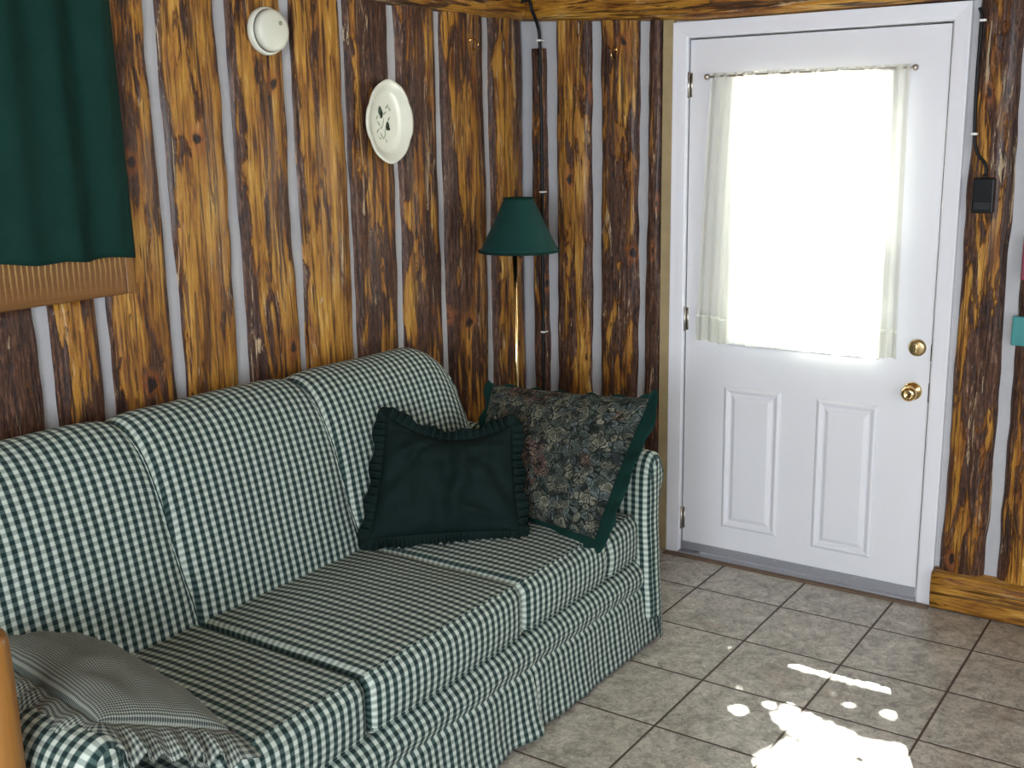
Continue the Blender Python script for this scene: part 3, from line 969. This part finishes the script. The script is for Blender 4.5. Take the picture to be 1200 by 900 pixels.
# ------------------------------------------------------------------ pillows
def pillow(name, corners, thick, mat, rmat, label, cat, rw=.045, bow=.03, topsag=0.0, rfreq=90, ramp_=.010, wr=.006, seed=1, rsolid=.0015, ruffle_scale=None, piping=False, puff=.42, droop=0.0, fold=0.0):
    BL, BR, TR, TL = [Vector(c) for c in corners]
    cen = (BL+BR+TR+TL)/4
    nrm = ((BR-BL).cross(TL-BL)).normalized()
    if nrm.dot(Vector(cam.location) - cen) < 0: nrm = -nrm
    root = empty(name, tuple(cen), label, cat)
    W = ((BR-BL).length+(TR-TL).length)/2; H = ((TL-BL).length+(TR-BR).length)/2
    upv = ((TL-BL)+(TR-BR)).normalized(); rv = ((BR-BL)+(TR-TL)).normalized()
    def flat(u, v):
        p = BL*(1-u)*(1-v) + BR*u*(1-v) + TR*u*v + TL*(1-u)*v
        p = p - upv*((bow*(2*v-1) if v > .5 else bow*(2*v-1)*.5)*(1-(2*u-1)**2)*1.0)
        p = p - upv*(topsag*max(0, (v-.3)/.7)**2*(1-(2*u-1)**2))
        p = p - rv*bow*.8*(2*u-1)*(1-(2*v-1)**2)
        return p
    N = 44
    m = MB()
    for sd in (1, -1):
        def P(i, j):
            # denser near the rim
            u = .5-.5*math.cos(PI*i/(N-1)); v = .5-.5*math.cos(PI*j/(N-1))
            p = flat(u, v)
            e = (max(0, 1-(2*u-1)**2)**puff)*(max(0, 1-(2*v-1)**2)**puff)
            th = thick/2*e
            wrk = wr*e*(nz(u*5+seed, v*7, seed) + .8*nz(u*11+seed, v*4.0, seed+4)) if sd == 1 else 0
            if sd == 1 and fold:
                a = math.atan2(u-.5, 1.08-v); rr = math.hypot(u-.5, 1.08-v)
                wrk += fold*e*(.6*max(0, math.sin(a*7+1.0+2*nz(rr*3, a*2, seed)))**3 - .5*max(0, math.sin(a*11+2.0+nz(rr*4, 2)))**4)*min(1, rr*2.2)*(1-.5*v)
                wrk += fold*.8*e*max(0, math.sin((v*1.0+u*.25)*40+3*nz(u*3, v*5)))**2*max(0, 1-abs(v-.16)/.14)*max(0, u-.25)
            return p + nrm*sd*(th + wrk)
        m.grid(P, N, N, lambda i, j: ((.5-.5*math.cos(PI*i/(N-1)))*W, (.5-.5*math.cos(PI*j/(N-1)))*H), flip=(sd < 0))
    m.build('pillow_body', mat, parent=root, weld=True)
    # ruffle
    per = []
    K = 170
    for k in range(K): per.append((k/K, 0))
    for k in range(K): per.append((1, k/K))
    for k in range(K): per.append((1-k/K, 1))
    for k in range(K): per.append((0, 1-k/K))
    base = [flat(u, v) for u, v in per]
    n = len(base)
    outs = []
    for k in range(n):
        a = base[(k-9) % n]; b_ = base[(k+9) % n]
        t = (b_-a).normalized()
        o = t.cross(nrm).normalized()
        if o.dot(base[k]-cen) < 0: o = -o
        outs.append(o)
    L = [0]
    for k in range(1, n+1): L.append(L[-1]+(base[k % n]-base[k-1]).length)
    m = MB()
    rwf = rw if callable(rw) else (lambda u, v: rw)
    def Rr(k, j):
        k = k % n
        t = j/5
        s = L[k]
        ph = s*rfreq + 2.2*math.sin(s*13+seed)
        am = ramp_*(.35+.9*t)*(1+.5*math.sin(s*31))
        w = rwf(*per[k])
        o = base[k] + outs[k]*(-.006 + (w+.006)*t + .006*t*math.sin(s*57+seed)) + nrm*(am*math.sin(ph)*t**.6) + Vector((0, 0, -1))*droop*t*t*(1 if per[k][1] < .99 and per[k][0] > .01 else 0)
        return o
    m.grid(Rr, n, 6, lambda i, j: (L[i], j*.008), wrap_u=True)
    m.build('ruffle', rmat, parent=root, solid=rsolid)
    return root

pillow('floral_pillow', [(.50, -1.10, .485), (1.050, -1.205, .490), (1.068, -.872, .872), (.425, -.850, .842)], .16, M_FLORAL, M_RUFFLE,
       'large floral tapestry pillow with dark green ruffle leaning on the right sofa arm', 'pillow', rw=lambda u, v: (.052 if v < .9 else .052-.25*(v-.9)) if u > .99 else (.003 if v > .99 else .03), bow=.012, rfreq=44, ramp_=.006, wr=.010, seed=3)
pillow('green_pillow', [(.470, -1.592, .500), (.826, -1.285, .500), (.712, -1.150, .802), (.415, -1.425, .852)], .16, M_DKGREEN, M_DKGREEN,
       'plain dark green pillow with ruffled edge in front of the floral pillow', 'pillow', rw=.036, bow=.012, topsag=.060, rfreq=260, ramp_=.010, wr=.020, seed=8, fold=.055, puff=.5)
pillow('gingham_pillow', [(.56, -2.905, .700), (1.00, -2.935, .675), (1.045, -2.670, .545), (.50, -2.620, .585)], .13, M_FINE, M_FINE,
       'small-check grey gingham pillow with gathered ruffle lying on the left sofa arm', 'pillow', rw=lambda u, v: .065 if (v < .99 and u > .01) else .006, bow=.006, rfreq=120, ramp_=.010, wr=.010, seed=5, droop=.045)

# ------------------------------------------------------------------ post at the left edge
def post():
    m = MB(); cx, cy = .920, -3.092
    n = 24
    hs = [0.001, .1, .25, .4, .5, .6, .7, .79, .875, .89, .895]
    def P(i, j):
        a = 2*PI*i/n; z = hs[j]
        r = .050*(1+.04*nz(math.cos(a)*2, math.sin(a)*2, z*3))
        if z > .8: r *= {.875: .96, .89: .82, .895: .0}[z]
        return (cx+r*math.cos(a), cy+r*math.sin(a), z)
    m.grid(P, n, len(hs), wrap_u=True)
    m.f.append(tuple(i*len(hs) for i in range(n)))
    o = m.build('wooden_post', M_POST, origin=(cx, cy, 0), weld=False)
    return tag(o, 'golden varnished round wooden post standing beside the left sofa arm', 'post')
post()

# ------------------------------------------------------------------ floor lamp
def lamp():
    lx, ly = .240, -.425
    root = empty('floor_lamp', (lx, ly, 0), 'floor lamp with dark green cone shade on thin brass pole in the corner', 'lamp')
    m = MB(); m.lathe((lx, ly, 0), (0, 0, 1), [(0, .001), (.115, .001), (.120, .008), (.115, .016), (.07, .026), (.022, .036), (.014, .055), (0.0, .056)], 36); m.build('base', M_BRASS, parent=root)
    m = MB(); m.tube([(lx, ly, .05), (lx, ly, 1.44)], .0085, 14); m.build('pole', M_BRASS, parent=root)
    m = MB(); m.lathe((lx, ly, 1.30), (0, 0, 1), [(0, 0), (.014, .0), (.016, .01), (.016, .05), (.012, .055), (0, .055)], 16); m.build('socket', M_BRASSD, parent=root)
    m = MB(); m.tube([(lx+.02, ly-.0, 1.325), (lx+.04, ly-.01, 1.325)], .004, 8); m.build('switch', M_BLACK, parent=root)
    z0, z1 = 1.268, 1.474
    sx, sy = lx+.015, ly+.010
    pr = []
    for k in range(13):
        t = k/12
        r = .157 + (.056-.157)*(t**.92)
        pr.append((r, z0+(z1-z0)*t))
    prof = [(r-.003, z) for r, z in reversed(pr)] + pr
    m = MB(); m.lathe((sx, sy, 0), (0, 0, 1), prof, 56); sh = m.build('lamp_shade', M_SHADE, parent=root)
    for (r, z) in ((.1575, z0+.003), (.0565, z1-.003)):
        m = MB(); N = 56
        m.grid(lambda i, j: (sx+(r+.003*math.cos(2*PI*j/6))*math.cos(2*PI*i/N), sy+(r+.003*math.cos(2*PI*j/6))*math.sin(2*PI*i/N), z+.005*math.sin(2*PI*j/6)), N, 6, wrap_u=True, wrap_v=True)
        m.build('shade_binding', M_RUFFLE, parent=sh)
    m = MB()
    for a in (0, 2*PI/3, 4*PI/3):
        m.tube([(lx, ly, 1.448), (sx+.055*math.cos(a), sy+.055*math.sin(a), 1.462)], .0018, 6)
    m.build('shade_spider', M_BRASSD, parent=sh)
    m = MB(); m.lathe((lx, ly, 1.440), (0, 0, 1), [(0, 0), (.007, .002), (.006, .014), (.010, .020), (.007, .030), (0, .035)], 14); m.build('finial', M_BRASS, parent=root)
lamp()

# ------------------------------------------------------------------ smoke detector
def smoke():
    cy, cz = -1.478, 2.038
    root = empty('smoke_detector', (.036, cy, cz), 'round cream smoke detector high on the log wall', 'smoke detector')
    m = MB(); m.lathe((.030, cy, cz), (1, 0, 0), [(0, 0), (.070, 0), (.072, .004), (.072, .018), (.068, .022), (.0, .022)], 48); m.build('mounting_base', M_CREAM, parent=root)
    m = MB(); m.lathe((.030, cy, cz), (1, 0, 0), [(.0645, .0222), (.0645, .0245), (.050, .0247)], 48); m.build('vent_gap', M_DARKJ, parent=root)
    m = MB(); m.lathe((.030, cy, cz), (1, 0, 0), [(.060, .0225), (.063, .024), (.063, .042), (.058, .049), (.045, .052), (0, .053)], 48); cv = m.build('cover', M_CREAM, parent=root)
    m = MB(); m.lathe((.0825, cy+.020, cz+.022), (1, 0, 0), [(0, .0035), (.006, .003), (.007, 0)], 16); m.build('test_button', M_LEAFP, parent=cv)
smoke()

# ------------------------------------------------------------------ decorative plate
def plate():
    cy, cz, x0 = -.936, 1.764, .040
    ry, rz = .118, .143
    root = empty('wall_plate', (x0, cy, cz), 'oval cream plate with painted leaf sprigs hanging on the log wall', 'plate')
    m = MB(); n = 96
    prof = [(0, .010), (.45, .010), (.70, .011), (.76, .014), (.82, .020), (.93, .026), (1.0, .029), (1.01, .026), (1.0, .022), (.85, .012), (.72, .002), (.6, .0), (0, .0)]
    def P(i, j):
        a = 2*PI*i/n
        rr, h = prof[j]
        ext = 1.0
        # handle tabs left and right
        yy = ry*math.cos(a); zz = rz*math.sin(a)
        k = max(0, 1-(abs(math.sin(a))/.40)**14) if abs(math.sin(a)) < .40 else 0
        e = 1 + .055*k*max(0, (rr-.8)/.2)
        # scalloped rim
        e2 = 1 + .008*math.cos(a*8)*max(0, (rr-.8)/.2)
        return (x0+h, cy+yy*rr*e*e2, cz+zz*rr*e2)
    m.grid(P, n, len(prof), wrap_u=True)
    pl = m.build('dish', M_CERAMIC, parent=root, weld=True)
    # painted sprigs
    def leaf(m, y, z, a, l, w):
        d = Vector((0, math.cos(a), math.sin(a))); e = Vector((0, -math.sin(a), math.cos(a)))
        c = Vector((x0+.0108, y, z))
        pts = []
        for k in range(12):
            t = 2*PI*k/12
            pts.append(c + d*l*.5*math.cos(t) + e*w*.5*math.sin(t)*(1-.3*math.cos(t)))
        m.add(pts, [tuple(range(12))])
        pts2 = [p+Vector((.0006, 0, 0)) for p in pts]
        m.add(pts2, [tuple(range(12))])
        b = len(m.v)-24
        for k in range(12): m.f.append((b+k, b+(k+1) % 12, b+12+(k+1) % 12, b+12+k))
    m = MB()
    for (dy, dz, a, l, w) in ((-.035, .038, 1.7, .034, .020), (-.028, .024, 1.2, .026, .014), (.002, -.014, 1.5, .032, .020), (.008, -.022, 2.2, .018, .010)):
        leaf(m, cy+dy, cz+dz, a, l, w)
    m.build('painted_leaves', M_LEAF, parent=pl, smooth=False)
    m = MB()
    for (dy, dz, a, l, w) in ((.002, .052, .8, .022, .007), (.014, .045, 2.2, .020, .006), (-.010, .030, .6, .022, .006), (-.045, -.005, 2.3, .024, .006), (-.030, -.018, .7, .022, .005), (-.050, -.030, .9, .02, .005), (-.032, -.046, 2.2, .022, .006), (-.018, -.052, .9, .022, .005), (-.012, -.036, 1.6, .026, .004), (-.020, .0, 1.3, .030, .004), (.010, .010, .9, .018, .006), (-.040, -.056, 2.6, .016, .005), (-.008, -.064, 2.1, .018, .005), (-.052, .016, 1.1, .016, .006)):
        leaf(m, cy+dy, cz+dz, a, l, w)
    m.build('painted_stems', M_LEAFP, parent=pl, smooth=False)
plate()

# ------------------------------------------------------------------ hooks
def hook(base, outdir, side, label):
    base = Vector(base); o = Vector(outdir); s = Vector(side); up = Vector((0, 0, 1))
    root = empty('wall_hook', tuple(base), label, 'hook', 'brass cup hooks on the logs')
    m = MB(); m.lathe(base, o, [(0, .004), (.006, .003), (.007, 0)], 12); m.build('hook_plate', M_BRASS, parent=root)
    m = MB()
    pts = [base + o*.002, base + o*.020]
    for k in range(1, 10):
        a = k/9*PI*1.25
        pts.append(base + o*(.020+.018*math.sin(a)) + up*(-.019+.019*math.cos(a)))
    m.tube(pts, .0032, 8); m.build('hook_arm', M_BRASS, parent=root)
hook((.032, -.400, 2.072), (1, 0, 0), (0, 1, 0), 'small brass cup hook on the left log wall, near the corner')
hook((.468, -.034, 2.030), (0, -1, 0), (1, 0, 0), 'small brass cup hook between the corner and the white door')

# ------------------------------------------------------------------ cables, clips, power box
def cable(name, pts, r, label, cat='cable'):
    # Catmull-Rom through points
    P_ = [Vector(p) for p in pts]; out = []
    for k in range(len(P_)-1):
        p0 = P_[max(0, k-1)]; p1 = P_[k]; p2 = P_[k+1]; p3 = P_[min(len(P_)-1, k+2)]
        for q in range(8):
            t = q/8
            out.append(.5*((2*p1) + (p2-p0)*t + (2*p0-5*p1+4*p2-p3)*t*t + (3*p1-p0-3*p2+p3)*t**3))
    out.append(P_[-1])
    m = MB(); m.tube(out, r, 8)
    return tag(m.build(name, M_BLACKR, origin=tuple(P_[-1])), label, cat)
cable('wall_cable', [(.03, -.098, 2.30), (.035, -.100, 2.235), (.070, -.102, 2.232), (.105, -.098, 2.236), (.116, -.094, 2.20), (.112, -.050, 2.150), (.112, -.032, 2.09), (.116, -.034, 1.9), (.120, -.035, 1.5), (.117, -.036, .9), (.118, -.036, .06)], .0068,
      'black cable clipped down the corner log beside the floor lamp')
cable('wall_cable', [(1.812, -.034, 2.09), (1.822, -.036, 2.05), (1.820, -.038, 1.90), (1.824, -.036, 1.70), (1.838, -.040, 1.63), (1.868, -.046, 1.59), (1.872, -.052, 1.545)], .0055,
      'black cable running down the log beside the right door casing to the small box')
def clip(x, z, label, yy=-.036):
    m = MB(); m.box((x-.010, yy-.008, z-.004), (x+.010, yy+.003, z+.004))
    m.box((x+.006, yy+.003, z-.003), (x+.010, -.012, z+.003))
    o = m.build('cable_clip', M_CLIP, origin=(x, yy, z), smooth=False, bevel=.002)
    return tag(o, label, 'cable clip', 'white cable clips')
clip(.114, 2.085, 'white cable clip at the top of the corner log, above the lamp')
clip(.119, 1.475, 'white cable clip on the corner log right behind the lamp shade top')
clip(.119, .880, 'white cable clip low on the corner log, just above the floral pillow')
clip(1.826, 2.050, 'white cable clip at the top right corner of the door casing')
clip(1.824, 1.690, 'white cable clip beside the right door casing above the black box')
m = MB(); m.box((1.836, -.066, 1.432), (1.904, -.034, 1.548))
bx = m.build('power_adapter', M_BLACK, origin=(1.87, -.034, 1.49), smooth=False, bevel=.005)
tag(bx, 'small black plastic box on the log to the right of the door', 'power adapter')
m = MB(); m.box((1.845, -.069, 1.445), (1.895, -.0662, 1.470)); m.build('face_ridge', M_BLACKR, parent=bx, smooth=False, bevel=.001)
m = MB(); m.lathe((1.87, -.052, 1.5485), (0, 0, 1), [(.008, -.001), (.007, .008), (.0045, .012), (0, .012)], 12); m.build('cable_grommet', M_BLACKR, parent=bx)

# two painted plaques at the right edge of the picture
def plaque(z0, z1, mat, label, x0):
    m = MB(); m.box((x0, -.052, z0), (x0+.20, -.040, z1))
    o = m.build('wall_plaque', mat, origin=(x0+.1, -.04, z0), smooth=False, bevel=.004)
    tag(o, label, 'plaque')
plaque(1.215, 1.36, M_CRIMSON, 'crimson flat plaque on the log at the right edge, the upper one', 2.004)
plaque(.995, 1.095, M_TEAL, 'teal flat plaque on the log at the right edge, the lower one', 1.990)
